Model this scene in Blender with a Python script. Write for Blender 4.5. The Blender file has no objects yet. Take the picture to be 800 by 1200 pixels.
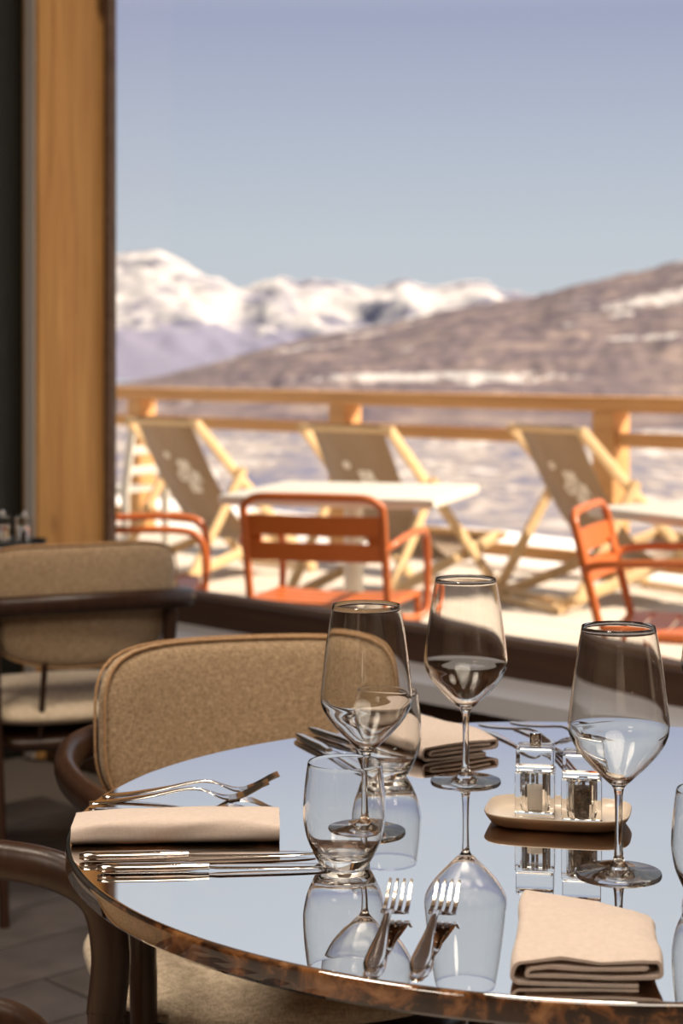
import bpy, bmesh, math, random
from math import sin, cos, pi, sqrt, radians as rad
from mathutils import Vector, Matrix, noise

random.seed(7)
S = bpy.context.scene
COL = S.collection

# ------------------------------------------------------------------ camera
FPX, YH, EYE = 2150.0, 420.0, 1.23          # focal length and horizon row for an 800 x 1200 frame
cam = bpy.data.cameras.new('camera')
cam.sensor_fit = 'AUTO'; cam.sensor_width = 36.0
cam.lens = FPX / 1200.0 * 36.0
cam.shift_y = -(600.0 - YH) / 1200.0
cam.clip_start = 0.05; cam.clip_end = 60000
cam.dof.use_dof = True; cam.dof.focus_distance = 1.78; cam.dof.aperture_fstop = 7.0
camo = bpy.data.objects.new('camera', cam); COL.objects.link(camo)
camo.location = (0, 0, EYE); camo.rotation_euler = (pi / 2, 0, 0)
S.camera = camo

# ------------------------------------------------------------------ sky
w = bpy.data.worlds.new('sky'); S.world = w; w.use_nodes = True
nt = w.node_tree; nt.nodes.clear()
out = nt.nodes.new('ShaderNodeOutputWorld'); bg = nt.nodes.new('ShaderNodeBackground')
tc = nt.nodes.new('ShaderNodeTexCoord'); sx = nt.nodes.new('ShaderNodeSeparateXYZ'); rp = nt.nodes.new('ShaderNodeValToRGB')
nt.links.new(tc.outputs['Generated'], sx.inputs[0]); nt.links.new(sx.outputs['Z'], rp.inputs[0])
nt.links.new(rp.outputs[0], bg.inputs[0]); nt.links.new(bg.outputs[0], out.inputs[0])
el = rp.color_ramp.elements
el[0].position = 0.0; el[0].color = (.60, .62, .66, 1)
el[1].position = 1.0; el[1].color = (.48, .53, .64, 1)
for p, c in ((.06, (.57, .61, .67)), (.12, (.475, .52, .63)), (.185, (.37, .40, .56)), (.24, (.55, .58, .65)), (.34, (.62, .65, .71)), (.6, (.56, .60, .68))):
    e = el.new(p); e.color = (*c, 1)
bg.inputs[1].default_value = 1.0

# ------------------------------------------------------------------ sun, added fill lights, exposure
sd = bpy.data.lights.new('sun', 'SUN'); sd.energy = 11.0; sd.color = (1, .84, .69); sd.angle = rad(.6)
so = bpy.data.objects.new('sun', sd); COL.objects.link(so)
SUN = Vector((1.0 * cos(rad(42)), 0.03, sin(rad(42)))).normalized()
so.rotation_euler = SUN.to_track_quat('Z', 'Y').to_euler(); so.location = (30, 0, 30)
def add_fill(loc, size, watts, col=(1, .86, .70)):  # unseen fill light, added to brighten the interior
    d = bpy.data.lights.new('fill_light', 'AREA'); d.shape = 'DISK'; d.size = size; d.energy = watts; d.color = col
    o = bpy.data.objects.new('fill_light', d); COL.objects.link(o); o.location = loc
    return o
add_fill((.5, .2, 3.5), 2.4, 58)
add_fill((-1.3, 1.6, 3.5), .8, 40)
add_fill((-2.2, -1.2, 3.5), .9, 45)
add_fill((.25, 2.75, 3.5), .7, 50)  # added fill for the pillar and the chair fronts
S.view_settings.view_transform = 'Standard'; S.view_settings.look = 'None'
S.view_settings.gamma = 1; S.view_settings.use_curve_mapping = False
S.view_settings.exposure = 0.08
S.cycles.max_bounces = 24; S.cycles.transmission_bounces = 20; S.cycles.glossy_bounces = 10
S.cycles.transparent_max_bounces = 16; S.cycles.diffuse_bounces = 4
S.cycles.caustics_reflective = False; S.cycles.caustics_refractive = True
S.cycles.sample_clamp_indirect = 6.0

# ------------------------------------------------------------------ coordinates
N2 = Vector((.7287, .6848)); U2 = Vector((-.6848, .7287))    # outward normal of the window wall, direction along it
ROOM_ROT = math.atan2(N2.y, N2.x)
def W(a, b, z=0.0):
    return Vector((N2.x * a + U2.x * b, N2.y * a + U2.y * b, z))
TZ = .75                                                      # table top height
def T(x, y, z=0.0):                                           # point of the table plane (z above it)
    d = (EYE - TZ - z) * FPX / (y - YH)
    return Vector(((x - 400) / FPX * d, d, TZ + z))

# ------------------------------------------------------------------ materials
def mat(name):
    m = bpy.data.materials.new(name); m.use_nodes = True
    return m, m.node_tree, m.node_tree.nodes['Principled BSDF']
def simple(name, c, rough=.5, metal=0.0, spec=.5, **kw):
    m, t, p = mat(name)
    p.inputs['Base Color'].default_value = (*c, 1); p.inputs['Roughness'].default_value = rough
    p.inputs['Metallic'].default_value = metal; p.inputs['Specular IOR Level'].default_value = spec
    for k, v in kw.items(): p.inputs[k].default_value = v
    return m
def ramp(t, fac, stops):
    r = t.nodes.new('ShaderNodeValToRGB'); e = r.color_ramp.elements
    e[0].position = stops[0][0]; e[0].color = (*stops[0][1], 1); e[1].position = stops[-1][0]; e[1].color = (*stops[-1][1], 1)
    for p, c in stops[1:-1]:
        x = e.new(p); x.color = (*c, 1)
    t.links.new(fac, r.inputs[0]); return r.outputs[0]
def coords(t, scale, kind='Object', rot=(0, 0, 0)):
    c = t.nodes.new('ShaderNodeTexCoord'); m = t.nodes.new('ShaderNodeMapping')
    m.inputs['Scale'].default_value = scale; m.inputs['Rotation'].default_value = rot
    if kind == 'World':
        g = t.nodes.new('ShaderNodeNewGeometry'); t.links.new(g.outputs['Position'], m.inputs[0])
    else:
        t.links.new(c.outputs[kind], m.inputs[0])
    return m.outputs[0]
def ntex(t, vec, scale, detail=6, rough=.55, dist=0.0):
    n = t.nodes.new('ShaderNodeTexNoise'); n.inputs['Scale'].default_value = scale; n.inputs['Detail'].default_value = detail
    n.inputs['Roughness'].default_value = rough; n.inputs['Distortion'].default_value = dist
    t.links.new(vec, n.inputs['Vector']); return n.outputs[0]
def mixc(t, fac, a, b, mode='MIX'):
    x = t.nodes.new('ShaderNodeMix'); x.data_type = 'RGBA'; x.blend_type = mode
    for v, i in ((fac, 0), (a, 6), (b, 7)):
        if hasattr(v, 'links'): t.links.new(v, x.inputs[i])
        elif isinstance(v, tuple): x.inputs[i].default_value = (*v, 1)
        else: x.inputs[i].default_value = v
    return x.outputs[2]
def bump(t, p, h, strength, dist):
    b = t.nodes.new('ShaderNodeBump'); b.inputs['Strength'].default_value = strength; b.inputs['Distance'].default_value = dist
    t.links.new(h, b.inputs['Height']); t.links.new(b.outputs[0], p.inputs['Normal'])
def wood(name, dark, light, stretch=(1, 1, .06), scale=22, rough=.5, knots=0.0, kind='Object', rot=(0, 0, 0), spec=.4):
    m, t, p = mat(name)
    v = coords(t, stretch, kind, rot)
    g = ntex(t, v, scale, 8, .6, .6)
    c = ramp(t, g, [(.3, dark), (.5, tuple((a + b) / 2 for a, b in zip(dark, light))), (.7, light)])
    v2 = coords(t, stretch, kind, rot)
    g2 = ntex(t, v2, scale * .18, 3, .5)
    c = mixc(t, ramp(t, g2, [(.35, (0, 0, 0)), (.65, (.55, .55, .55))]), c, tuple(x * .8 for x in light), 'MIX')
    if knots:
        vk = t.nodes.new('ShaderNodeTexVoronoi'); vk.inputs['Scale'].default_value = knots
        t.links.new(coords(t, (1, 1, .45), kind, rot), vk.inputs['Vector'])
        c = mixc(t, ramp(t, vk.outputs['Distance'], [(.11, (1, 1, 1)), (.19, (0, 0, 0))]), c, tuple(x * .30 for x in dark))
    t.links.new(c, p.inputs['Base Color']); p.inputs['Roughness'].default_value = rough; p.inputs['Specular IOR Level'].default_value = spec
    bump(t, p, g, .25, .002)
    return m
def fabric(name, c1, c2, scale=420, strength=.6):
    m, t, p = mat(name)
    a = ntex(t, coords(t, (1, 1, .22)), scale, 2, .5); b = ntex(t, coords(t, (.22, .22, 1)), scale, 2, .5)
    s = t.nodes.new('ShaderNodeMath'); s.operation = 'ADD'; t.links.new(a, s.inputs[0]); t.links.new(b, s.inputs[1])
    h = t.nodes.new('ShaderNodeMath'); h.operation = 'MULTIPLY'; h.inputs[1].default_value = .5; t.links.new(s.outputs[0], h.inputs[0])
    t.links.new(ramp(t, h.outputs[0], [(.38, c1), (.62, c2)]), p.inputs['Base Color'])
    p.inputs['Roughness'].default_value = .95; p.inputs['Specular IOR Level'].default_value = .15
    p.inputs['Sheen Weight'].default_value = .25
    bump(t, p, h.outputs[0], strength, .0015)
    return m

M = {}
M['walnut'] = wood('walnut', (.018, .008, .005), (.055, .025, .014), (1, 1, .1), 60, .32)
M['tan'] = fabric('tan_fabric', (.27, .18, .105), (.52, .38, .245), 560)
M['seat_fabric'] = fabric('beige_fabric', (.46, .36, .25), (.74, .62, .47))
M['piping'] = fabric('piping_fabric', (.32, .18, .085), (.50, .31, .165))
M['napkin'] = fabric('napkin_cloth', (.62, .515, .45), (.69, .58, .515), 700, .12)
M['steel'] = simple('steel', (.86, .83, .80), .09, 1.0)
M['orange'] = simple('orange_paint', (.47, .112, .020), .36)
M['white_metal'] = simple('white_paint', (.62, .58, .50), .45)
M['pine'] = wood('pine_beam', (.46, .205, .058), (.76, .42, .145), (1, 1, .05), 30, .55, 5.5)
M['rail_pine'] = wood('railing_pine', (.50, .235, .075), (.72, .40, .155), (1, .06, 1), 20, .6)
M['beech'] = wood('beech', (.62, .40, .19), (.80, .58, .32), (1, 1, 1), 12, .5)
M['sling'] = fabric('sling_canvas', (.27, .185, .115), (.36, .255, .165), 260, .2)
M['print'] = simple('white_print', (.95, .90, .80), .8)
M['deck'] = wood('deck_board', (.50, .42, .34), (.70, .62, .52), (1, .05, 1), 14, .75)
M['deck_gap'] = simple('deck_joist', (.10, .075, .05), .9)
M['frame_brown'] = wood('frame_wood', (.028, .013, .008), (.070, .032, .017), (1, .06, 1), 24, .5)
M['frame_edge'] = wood('frame_edge_wood', (.11, .065, .042), (.19, .12, .085), (1, .06, 1), 24, .6)
M['black'] = simple('black_panel', (.012, .013, .010), .5)
M['grey_metal'] = simple('grey_metal', (.66, .62, .60), .4, .1)
M['ledge'] = simple('ledge_lacquer', (.55, .55, .60), .35, 0, .5)
M['white_wall'] = simple('plaster', (.50, .40, .30), .9)
M['dark_tray'] = simple('dark_tray', (.02, .02, .025), .4)
M['ceramic'] = simple('ceramic', (.72, .62, .52), .25)
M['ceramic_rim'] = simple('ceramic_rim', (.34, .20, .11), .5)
M['salt'] = simple('salt', (.86, .78, .70), .9)
def pepper():
    m, t, p = mat('pepper'); n = ntex(t, coords(t, (1, 1, 1)), 420, 3)
    t.links.new(ramp(t, n, [(.4, (.015, .010, .006)), (.65, (.16, .09, .05))]), p.inputs['Base Color']); return m
M['pepper'] = pepper()
def glass(name, tint=(1, 1, 1), ior=1.5):
    m = bpy.data.materials.new(name); m.use_nodes = True; t = m.node_tree; t.nodes.clear()
    o = t.nodes.new('ShaderNodeOutputMaterial'); g = t.nodes.new('ShaderNodeBsdfGlass')
    g.inputs['Color'].default_value = (*tint, 1); g.inputs['Roughness'].default_value = 0; g.inputs['IOR'].default_value = ior
    t.links.new(g.outputs[0], o.inputs[0]); return m
M['glass'] = glass('clear_glass', (.985, .985, .98))
def pane_mat():
    m = bpy.data.materials.new('window_glass'); m.use_nodes = True; t = m.node_tree; t.nodes.clear()
    o = t.nodes.new('ShaderNodeOutputMaterial'); a = t.nodes.new('ShaderNodeBsdfTransparent'); b = t.nodes.new('ShaderNodeBsdfGlossy')
    a.inputs[0].default_value = (.97, .98, .975, 1); b.inputs['Roughness'].default_value = 0
    f = t.nodes.new('ShaderNodeLayerWeight'); f.inputs[0].default_value = .5
    q = t.nodes.new('ShaderNodeMath'); q.operation = 'POWER'; q.inputs[1].default_value = 5; t.links.new(f.outputs['Facing'], q.inputs[0])
    k = t.nodes.new('ShaderNodeMapRange'); k.inputs[3].default_value = .02; k.inputs[4].default_value = 1; t.links.new(q.outputs[0], k.inputs[0])
    x = t.nodes.new('ShaderNodeMixShader')
    t.links.new(k.outputs[0], x.inputs[0]); t.links.new(a.outputs[0], x.inputs[1]); t.links.new(b.outputs[0], x.inputs[2])
    t.links.new(x.outputs[0], o.inputs[0]); return m
M['pane'] = pane_mat()
def marble():
    m, t, p = mat('brown_marble')
    v = coords(t, (1, 1, 1)); n = ntex(t, v, 26, 8, .60, .9)
    c = ramp(t, n, [(.38, (.012, .006, .004)), (.48, (.045, .018, .008)), (.57, (.22, .085, .028)), (.70, (.46, .22, .09))])
    n2 = ntex(t, v, 75, 5, .6, .8)
    c = mixc(t, ramp(t, n2, [(.56, (0, 0, 0)), (.72, (.8, .8, .8))]), c, (.34, .16, .07))
    t.links.new(c, p.inputs['Base Color']); p.inputs['Roughness'].default_value = .02
    # thick mirror lacquer: reflects almost everything at a glance, lets the stone show head on
    lw = t.nodes.new('ShaderNodeLayerWeight'); lw.inputs[0].default_value = .5
    fr = ramp(t, lw.outputs['Facing'], [(.05, (.08, .08, .08)), (.4, (.35, .35, .35)), (.66, (.96, .96, .96))])
    gl = t.nodes.new('ShaderNodeBsdfGlossy'); gl.inputs['Roughness'].default_value = .012; gl.inputs['Color'].default_value = (1, 1, 1, 1)
    ms = t.nodes.new('ShaderNodeMixShader'); o = t.nodes['Material Output']
    t.links.new(fr, ms.inputs[0]); t.links.new(p.outputs[0], ms.inputs[1]); t.links.new(gl.outputs[0], ms.inputs[2]); t.links.new(ms.outputs[0], o.inputs[0])
    return m
M['marble'] = marble()
def tile_mat():
    m, t, p = mat('slate_tile'); n = ntex(t, coords(t, (1, 1, 1), 'World'), 7, 8, .6)
    t.links.new(ramp(t, n, [(.3, (.075, .064, .062)), (.7, (.14, .12, .12))]), p.inputs['Base Color']); p.inputs['Roughness'].default_value = .5
    return m
M['tile'] = tile_mat()
M['grout'] = simple('grout', (.26, .22, .19), .9)
def snow_peak():
    m, t, p = mat('snow_rock_shade')
    v = coords(t, (1, 1, 1), 'World'); g = t.nodes.new('ShaderNodeNewGeometry'); sp = t.nodes.new('ShaderNodeSeparateXYZ')
    t.links.new(g.outputs['Position'], sp.inputs[0])
    n = ntex(t, coords(t, (.0022, .0022, .0022), 'World'), 1.0, 9, .65)
    r = ramp(t, n, [(.40, (.15, .145, .20)), (.46, (.27, .255, .275)), (.52, (.48, .445, .425)), (.7, (.55, .51, .48))])  # rock plus painted blue shade streaks; snow dulled to stand for haze
    # tree line: forest on the lower slopes, with haze mixed into its colour
    mr = t.nodes.new('ShaderNodeMapRange'); mr.inputs[1].default_value = 20; mr.inputs[2].default_value = 330
    mr.inputs[3].default_value = .05; mr.inputs[4].default_value = .75
    t.links.new(sp.outputs['Z'], mr.inputs[0])
    s = t.nodes.new('ShaderNodeMath'); s.operation = 'ADD'; t.links.new(mr.outputs[0], s.inputs[0])
    n3 = ntex(t, coords(t, (.003, .0012, .003), 'World'), 1.0, 6, .6)
    t.links.new(n3, s.inputs[1])
    k = ramp(t, s.outputs[0], [(.78, (0, 0, 0)), (.92, (1, 1, 1))])
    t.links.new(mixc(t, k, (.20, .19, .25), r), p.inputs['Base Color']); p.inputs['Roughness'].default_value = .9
    p.inputs['Specular IOR Level'].default_value = .1
    return m
M['snow_peak'] = snow_peak()
def hill():
    m, t, p = mat('bare_forest')
    n = ntex(t, coords(t, (.010, .010, .03), 'World'), 1.0, 9, .7)
    c = ramp(t, n, [(.36, (.10, .078, .095)), (.50, (.155, .12, .12)), (.66, (.28, .21, .175))])
    n2 = ntex(t, coords(t, (.0016, .0016, .012), 'World'), 1.0, 7, .62, .4)
    c = mixc(t, ramp(t, n2, [(.60, (0, 0, 0)), (.66, (1, 1, 1))]), c, (.80, .74, .68))
    # open snowy pastures on the slope: (x, z, half width, half height, tilt)
    g = t.nodes.new('ShaderNodeNewGeometry'); sp = t.nodes.new('ShaderNodeSeparateXYZ'); t.links.new(g.outputs['Position'], sp.inputs[0])
    def mth(op, a, b=0.0, c=None):
        q = t.nodes.new('ShaderNodeMath'); q.operation = op
        for i, u in enumerate((a, b, c)):
            if u is None: continue
            if hasattr(u, 'links'): t.links.new(u, q.inputs[i])
            else: q.inputs[i].default_value = u
        return q.outputs[0]
    nn = ntex(t, coords(t, (.045, .012, .09), 'World'), 1.0, 5, .7)
    for x0, z0, rx, rz, k in ((590, 112, 130, 13, .20), (110, -22, 150, 5, .02), (420, 30, 30, 4, .1)):
        dx = mth('SUBTRACT', sp.outputs['X'], x0)
        dz = mth('SUBTRACT', sp.outputs['Z'], mth('MULTIPLY_ADD', dx, k, z0))
        e = mth('ADD', mth('POWER', mth('ABSOLUTE', mth('DIVIDE', dx, rx)), 2.0), mth('POWER', mth('ABSOLUTE', mth('DIVIDE', dz, rz)), 2.0))
        e = mth('MULTIPLY_ADD', nn, 6.5, mth('SUBTRACT', e, 3.25))
        c = mixc(t, ramp(t, e, [(.55, (1, 1, 1)), (.85, (0, 0, 0))]), c, (.50, .455, .42))
    t.links.new(c, p.inputs['Base Color']); p.inputs['Roughness'].default_value = .95; p.inputs['Specular IOR Level'].default_value = .05
    return m
M['hill'] = hill()
def valley():
    m, t, p = mat('valley_snow_and_scrub')
    n = ntex(t, coords(t, (.10, .030, .05), 'World'), 1.0, 8, .7, .4)
    n2 = ntex(t, coords(t, (.022, .006, .02), 'World'), 1.0, 4, .6)
    x = t.nodes.new('ShaderNodeMath'); x.operation = 'MULTIPLY_ADD'; x.inputs[1].default_value = .55; t.links.new(n, x.inputs[0])
    y = t.nodes.new('ShaderNodeMath'); y.operation = 'MULTIPLY'; y.inputs[1].default_value = .45; t.links.new(n2, y.inputs[0]); t.links.new(y.outputs[0], x.inputs[2])
    c = ramp(t, x.outputs[0], [(.40, (.12, .125, .19)), (.47, (.20, .18, .20)), (.53, (.31, .26, .23)), (.58, (.47, .42, .38)), (.66, (.74, .69, .65))])
    t.links.new(c, p.inputs['Base Color']); p.inputs['Roughness'].default_value = .95; p.inputs['Specular IOR Level'].default_value = .05
    return m
M['valley'] = valley()
M['snow'] = simple('snow', (.86, .83, .80), .9, 0, .1)

# ------------------------------------------------------------------ object helpers
def tag(o, label=None, cat=None, group=None, kind=None):
    for k, v in (('label', label), ('category', cat), ('group', group), ('kind', kind)):
        if v: o[k] = v
    return o
def empty(name, loc=(0, 0, 0), rz=0.0):
    o = bpy.data.objects.new(name, None); COL.objects.link(o); o.location = loc; o.rotation_euler = (0, 0, rz)
    o.empty_display_size = .05
    return o
def link(name, me, m, parent=None, smooth=True):
    if m and not me.materials: me.materials.append(m)
    if smooth:
        for p in me.polygons: p.use_smooth = True
    o = bpy.data.objects.new(name, me); COL.objects.link(o)
    if parent: o.parent = parent
    return o
def pydata(name, v, f, m, parent=None, smooth=True, sharp=None):
    me = bpy.data.meshes.new(name); me.from_pydata([tuple(x) for x in v], [], [tuple(q) for q in f])
    bm = bmesh.new(); bm.from_mesh(me); bmesh.ops.recalc_face_normals(bm, faces=bm.faces); bm.to_mesh(me); bm.free()
    o = link(name, me, m, parent, smooth)
    if smooth and sharp: me.set_sharp_from_angle(angle=rad(sharp))
    return o
def from_bm(name, bm, m, parent=None, smooth=True, sharp=35):
    me = bpy.data.meshes.new(name); bmesh.ops.recalc_face_normals(bm, faces=bm.faces); bm.to_mesh(me); bm.free()
    o = link(name, me, m, parent, smooth)
    if smooth and sharp: me.set_sharp_from_angle(angle=rad(sharp))
    return o
def box_bm(bm, c, s, mtx=None, bev=0.0):
    r = bmesh.ops.create_cube(bm, size=1.0); vs = r['verts']
    for v in vs: v.co = Vector((v.co.x * s[0], v.co.y * s[1], v.co.z * s[2]))
    if bev:
        es = list({e for v in vs for e in v.link_edges})
        rr = bmesh.ops.bevel(bm, geom=es, offset=bev, segments=2, affect='EDGES', profile=.6)
        vs = list({v for f in rr['faces'] for v in f.verts} | {v for v in vs if v.is_valid})
    for v in vs:
        co = v.co if mtx is None else mtx @ v.co
        v.co = co + Vector(c)
def box(name, c, s, m, parent=None, rz=0.0, bev=0.0, mtx=None):
    bm = bmesh.new(); box_bm(bm, c, s, mtx if mtx else (Matrix.Rotation(rz, 3, 'Z') if rz else None), bev)
    return from_bm(name, bm, m, parent, bool(bev))
def catmull(pts, n=6):
    P = [Vector(p) for p in pts]; P = [2 * P[0] - P[1]] + P + [2 * P[-1] - P[-2]]; o = []
    for i in range(1, len(P) - 2):
        for k in range(n):
            t = k / n; a, b, c, d = P[i - 1:i + 3]
            o.append(.5 * ((2 * b) + (c - a) * t + (2 * a - 5 * b + 4 * c - d) * t * t + (3 * b - a - 3 * c + d) * t ** 3))
    o.append(P[-2]); return o
def sweep(name, path, sec, m, parent=None, up=(0, 0, 1), closed=False, scale=None, sharp=None):
    """sec: list of (side, up) offsets, or radius; scale: f(i/n) -> (s, u)"""
    if isinstance(sec, (int, float)): sec = [(sec * cos(2 * pi * k / 10), sec * sin(2 * pi * k / 10)) for k in range(10)]
    path = [Vector(p) for p in path]; n = len(path); v = []; f = []; k = len(sec); prev = None
    for i, p in enumerate(path):
        if closed: t = path[(i + 1) % n] - path[i - 1]
        else: t = path[min(i + 1, n - 1)] - path[max(i - 1, 0)]
        t.normalize()
        if prev is None:
            s = t.cross(Vector(up)); 
            if s.length < 1e-4: s = t.cross(Vector((1, 0, 0)))
        else:
            s = prev - t * prev.dot(t)
        s.normalize(); u2 = s.cross(t); prev = s
        a, b = scale(i / max(n - 1, 1)) if scale else (1, 1)
        v += [p + s * (q[0] * a) + u2 * (q[1] * b) for q in sec]
    for i in range(n if closed else n - 1):
        j = (i + 1) % n
        f += [(i * k + q, i * k + (q + 1) % k, j * k + (q + 1) % k, j * k + q) for q in range(k)]
    if not closed: f += [tuple(range(k))[::-1], tuple(range((n - 1) * k, n * k))]
    return pydata(name, v, f, m, parent, True, sharp or 50)
def ellipse(a, b, k=14, e=2.0):
    o = []
    for i in range(k):
        t = 2 * pi * i / k; c, s_ = cos(t), sin(t)
        o.append((a * abs(c) ** (2 / e) * (1 if c >= 0 else -1), b * abs(s_) ** (2 / e) * (1 if s_ >= 0 else -1)))
    return o
def rect(a, b, r=.2): return [(-a, -b * (1 - r)), (-a * (1 - r), -b), (a * (1 - r), -b), (a, -b * (1 - r)), (a, b * (1 - r)), (a * (1 - r), b), (-a * (1 - r), b), (-a, b * (1 - r))]
def lathe(name, prof, m, parent=None, segs=64, cap0=True, cap1=True, sharp=None):
    """prof: (r,z) list; r==0 ends become poles"""
    v = []; f = []; rings = []
    for r, z in prof:
        if r < 1e-6: rings.append([len(v)]); v.append((0, 0, z))
        else:
            rings.append(list(range(len(v), len(v) + segs)))
            v += [(r * cos(2 * pi * k / segs), r * sin(2 * pi * k / segs), z) for k in range(segs)]
    for a, b in zip(rings, rings[1:]):
        for k in range(segs):
            q = (k + 1) % segs
            if len(a) == 1 and len(b) == 1: continue
            if len(a) == 1: f.append((a[0], b[k], b[q]))
            elif len(b) == 1: f.append((a[k], b[0], a[q]))
            else: f.append((a[k], b[k], b[q], a[q]))
    o = pydata(name, v, f, m, parent, True, sharp)
    big = max(o.data.polygons, key=lambda p: p.center.xy.length)     # outermost face must look outwards
    if big.normal.xy.dot(big.center.xy) < 0: o.data.flip_normals(); print('flipped', name)
    return o
def copy_tree(o, parent=None):
    c = o.copy(); COL.objects.link(c); c.parent = parent
    for ch in list(o.children): copy_tree(ch, c)
    return c
def put(o, loc, rz=0.0, label=None, cat=None, group=None):
    o.location = loc; o.rotation_euler = (0, 0, rz); return tag(o, label, cat, group)

# ================================================================== THE LAND OUTSIDE
def interp(pts, x):
    if x <= pts[0][0]: return pts[0][1]
    for (a, b), (c, d) in zip(pts, pts[1:]):
        if x <= c:
            t = (x - a) / (c - a); return b + (d - b) * t
    return pts[-1][1]
def land(name, x0, x1, nx, rows, hfun, m):
    """a height field on a polar grid about the valley viewpoint; rows are distances"""
    v = []; f = []
    for i in range(nx + 1):
        tx = (x0 + (x1 - x0) * i / nx - 400) / FPX
        for R in rows:
            px = tx * R
            v.append((px, R, hfun(400 + tx * FPX, R, px)))
    k = len(rows)
    for i in range(nx):
        for j in range(k - 1):
            f.append((i * k + j, (i + 1) * k + j, (i + 1) * k + j + 1, i * k + j + 1))
    o = pydata(name, v, f, m); o['kind'] = 'structure'; return o
snow_line = [(-700, 330), (-400, 300), (-200, 330), (-60, 315), (40, 335), (95, 318), (130, 302), (150, 297), (170, 291), (188, 291), (205, 300), (225, 313), (245, 327), (268, 338),
             (285, 341), (296, 335), (310, 327), (330, 323), (352, 331), (366, 327), (395, 334), (420, 337), (435, 341), (455, 335), (475, 327), (488, 331), (505, 338),
             (530, 333), (560, 330), (575, 334), (590, 343), (615, 348), (700, 352), (1200, 345), (1700, 350)]
def snow_h(x, R, px):
    top = (YH - interp(snow_line, x)) / FPX * 12000
    t = (R - 8000) / 4000
    nz = noise.fractal(Vector((px / 900, R / 1200, 3.5)), .9, 2.1, 6)
    rg = 1 - abs(noise.fractal(Vector((px / 700 + R / 1500, R / 2600, 9.7)), .8, 2.0, 5)) * 2
    top += noise.fractal(Vector((px / 260, 0, 4.4)), .7, 2.2, 5) * 26
    if t > 1: return top * (1 - (t - 1) * 1.5) + EYE
    e = max(t, 0) ** .95
    return EYE + -90 * (1 - e) + top * e + (nz * 190 + rg * 150) * max(0, 1 - t) ** .7 * (max(t, 0) * 1.6 if t < .6 else 1)
land('snow_mountains', -700, 1700, 420, [7600 + 100 * k for k in range(45)] + [12600], snow_h, M['snow_peak'])
hill_line = [(-700, 470), (60, 462), (162, 446), (190, 440), (247, 425), (324, 406), (396, 390), (440, 381), (530, 362), (620, 351), (674, 333), (755, 317), (800, 304), (950, 262), (1200, 215), (1700, 180)]
def hill_h(x, R, px):
    top = (YH - interp(hill_line, x)) / FPX * 4600
    t = (R - 1500) / 3100
    nz = noise.fractal(Vector((px / 260, R / 330, 5.2)), .9, 2.1, 6)
    fine = noise.noise(Vector((px / 16, R / 18, .3)))
    if t > 1: return top - (t - 1) * 900
    base = -58 - 26 * max(0, 1 - t * 7)
    return EYE + base + (top - base) * max(t, 0) ** 1.05 + nz * 26 * (1 - .8 * t) * min(1, t * 4 + .05) + fine * 5 * min(1, t * 5)
land('forested_hill', -700, 1700, 480, [1500 + 50 * k for k in range(63)] + [4900], hill_h, M['hill'])
def valley_h(x, R, px):
    t = (R - 60) / 2100
    nz = noise.fractal(Vector((px / 90, R / 120, 1.7)), .9, 2.1, 6)
    return -(8.5 + 55 * min(1, (R - 60) / 700)) + nz * (.8 + 5 * t)
land('valley_slope', -900, 1900, 360, [60 * 1.045 ** k for k in range(84)], valley_h, M['valley'])

# snow lying just beyond the terrace
v = []; f = []
na, nb = 22, 90
for i in range(na + 1):
    for j in range(nb + 1):
        a = 8.3 + 3.0 * i / na; b = -6 + 34 * j / nb
        edge = noise.noise(Vector((b * .35, 2.0, 0))) * .35
        z = -.02 + .05 * noise.noise(Vector((a * .9, b * .6, 1))) - max(0, a - 9.9 - edge) ** 1.6 * 1.6 - (.16 if i == 0 else 0)
        p = W(a, b, z); v.append(p)
for i in range(na):
    for j in range(nb):
        q = i * (nb + 1) + j; f.append((q, q + 1, q + nb + 2, q + nb + 1))
o = pydata('snow_bank', v, f, M['snow']); o['kind'] = 'structure'

# ================================================================== TERRACE
deck = empty('terrace_deck', W(0, 0, 0), ROOM_ROT); deck['kind'] = 'structure'
box('joist_bed', (5.93, 7.0, -.05), (4.75, 22, .04), M['deck_gap'], deck)
plank_me = None
for k in range(33):
    a = 3.66 + .14 * k
    if plank_me is None:
        o = box('plank', (0, 0, 0), (.132, 22, .028), M['deck'], deck, bev=.003); plank_me = o.data
    else:
        o = bpy.data.objects.new('plank', plank_me); COL.objects.link(o); o.parent = deck
    o.location = (a, 7.0 + random.uniform(-.05, .05), -.014 + random.uniform(-.0015, .0015))

rail = tag(empty('terrace_railing', W(0, 0, 0), ROOM_ROT), 'honey coloured pine railing of posts and horizontal beams along the terrace edge', 'railing')
AR = 8.12
box('top_rail', (AR + .02, 8, .975), (.16, 22, .085), M['rail_pine'], rail, bev=.006)
post_b = [-.05 + 2.17 * k for k in range(8)]
post_b = [6.46 + 2.17 * k for k in range(-3, 5)]
for i, b in enumerate(post_b):
    box('post', (AR + .02, b, .455), (.15, .15, .95), M['rail_pine'], rail, bev=.004)
    if i + 1 < len(post_b):
        c = b + 1.085
        box('middle_rail', (AR, c, .778), (.06, 2.17 - .152, .078), M['rail_pine'], rail, bev=.004)
        box('bottom_rail', (AR, c, .10), (.06, 2.17 - .152, .075), M['rail_pine'], rail, bev=.004)

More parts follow.
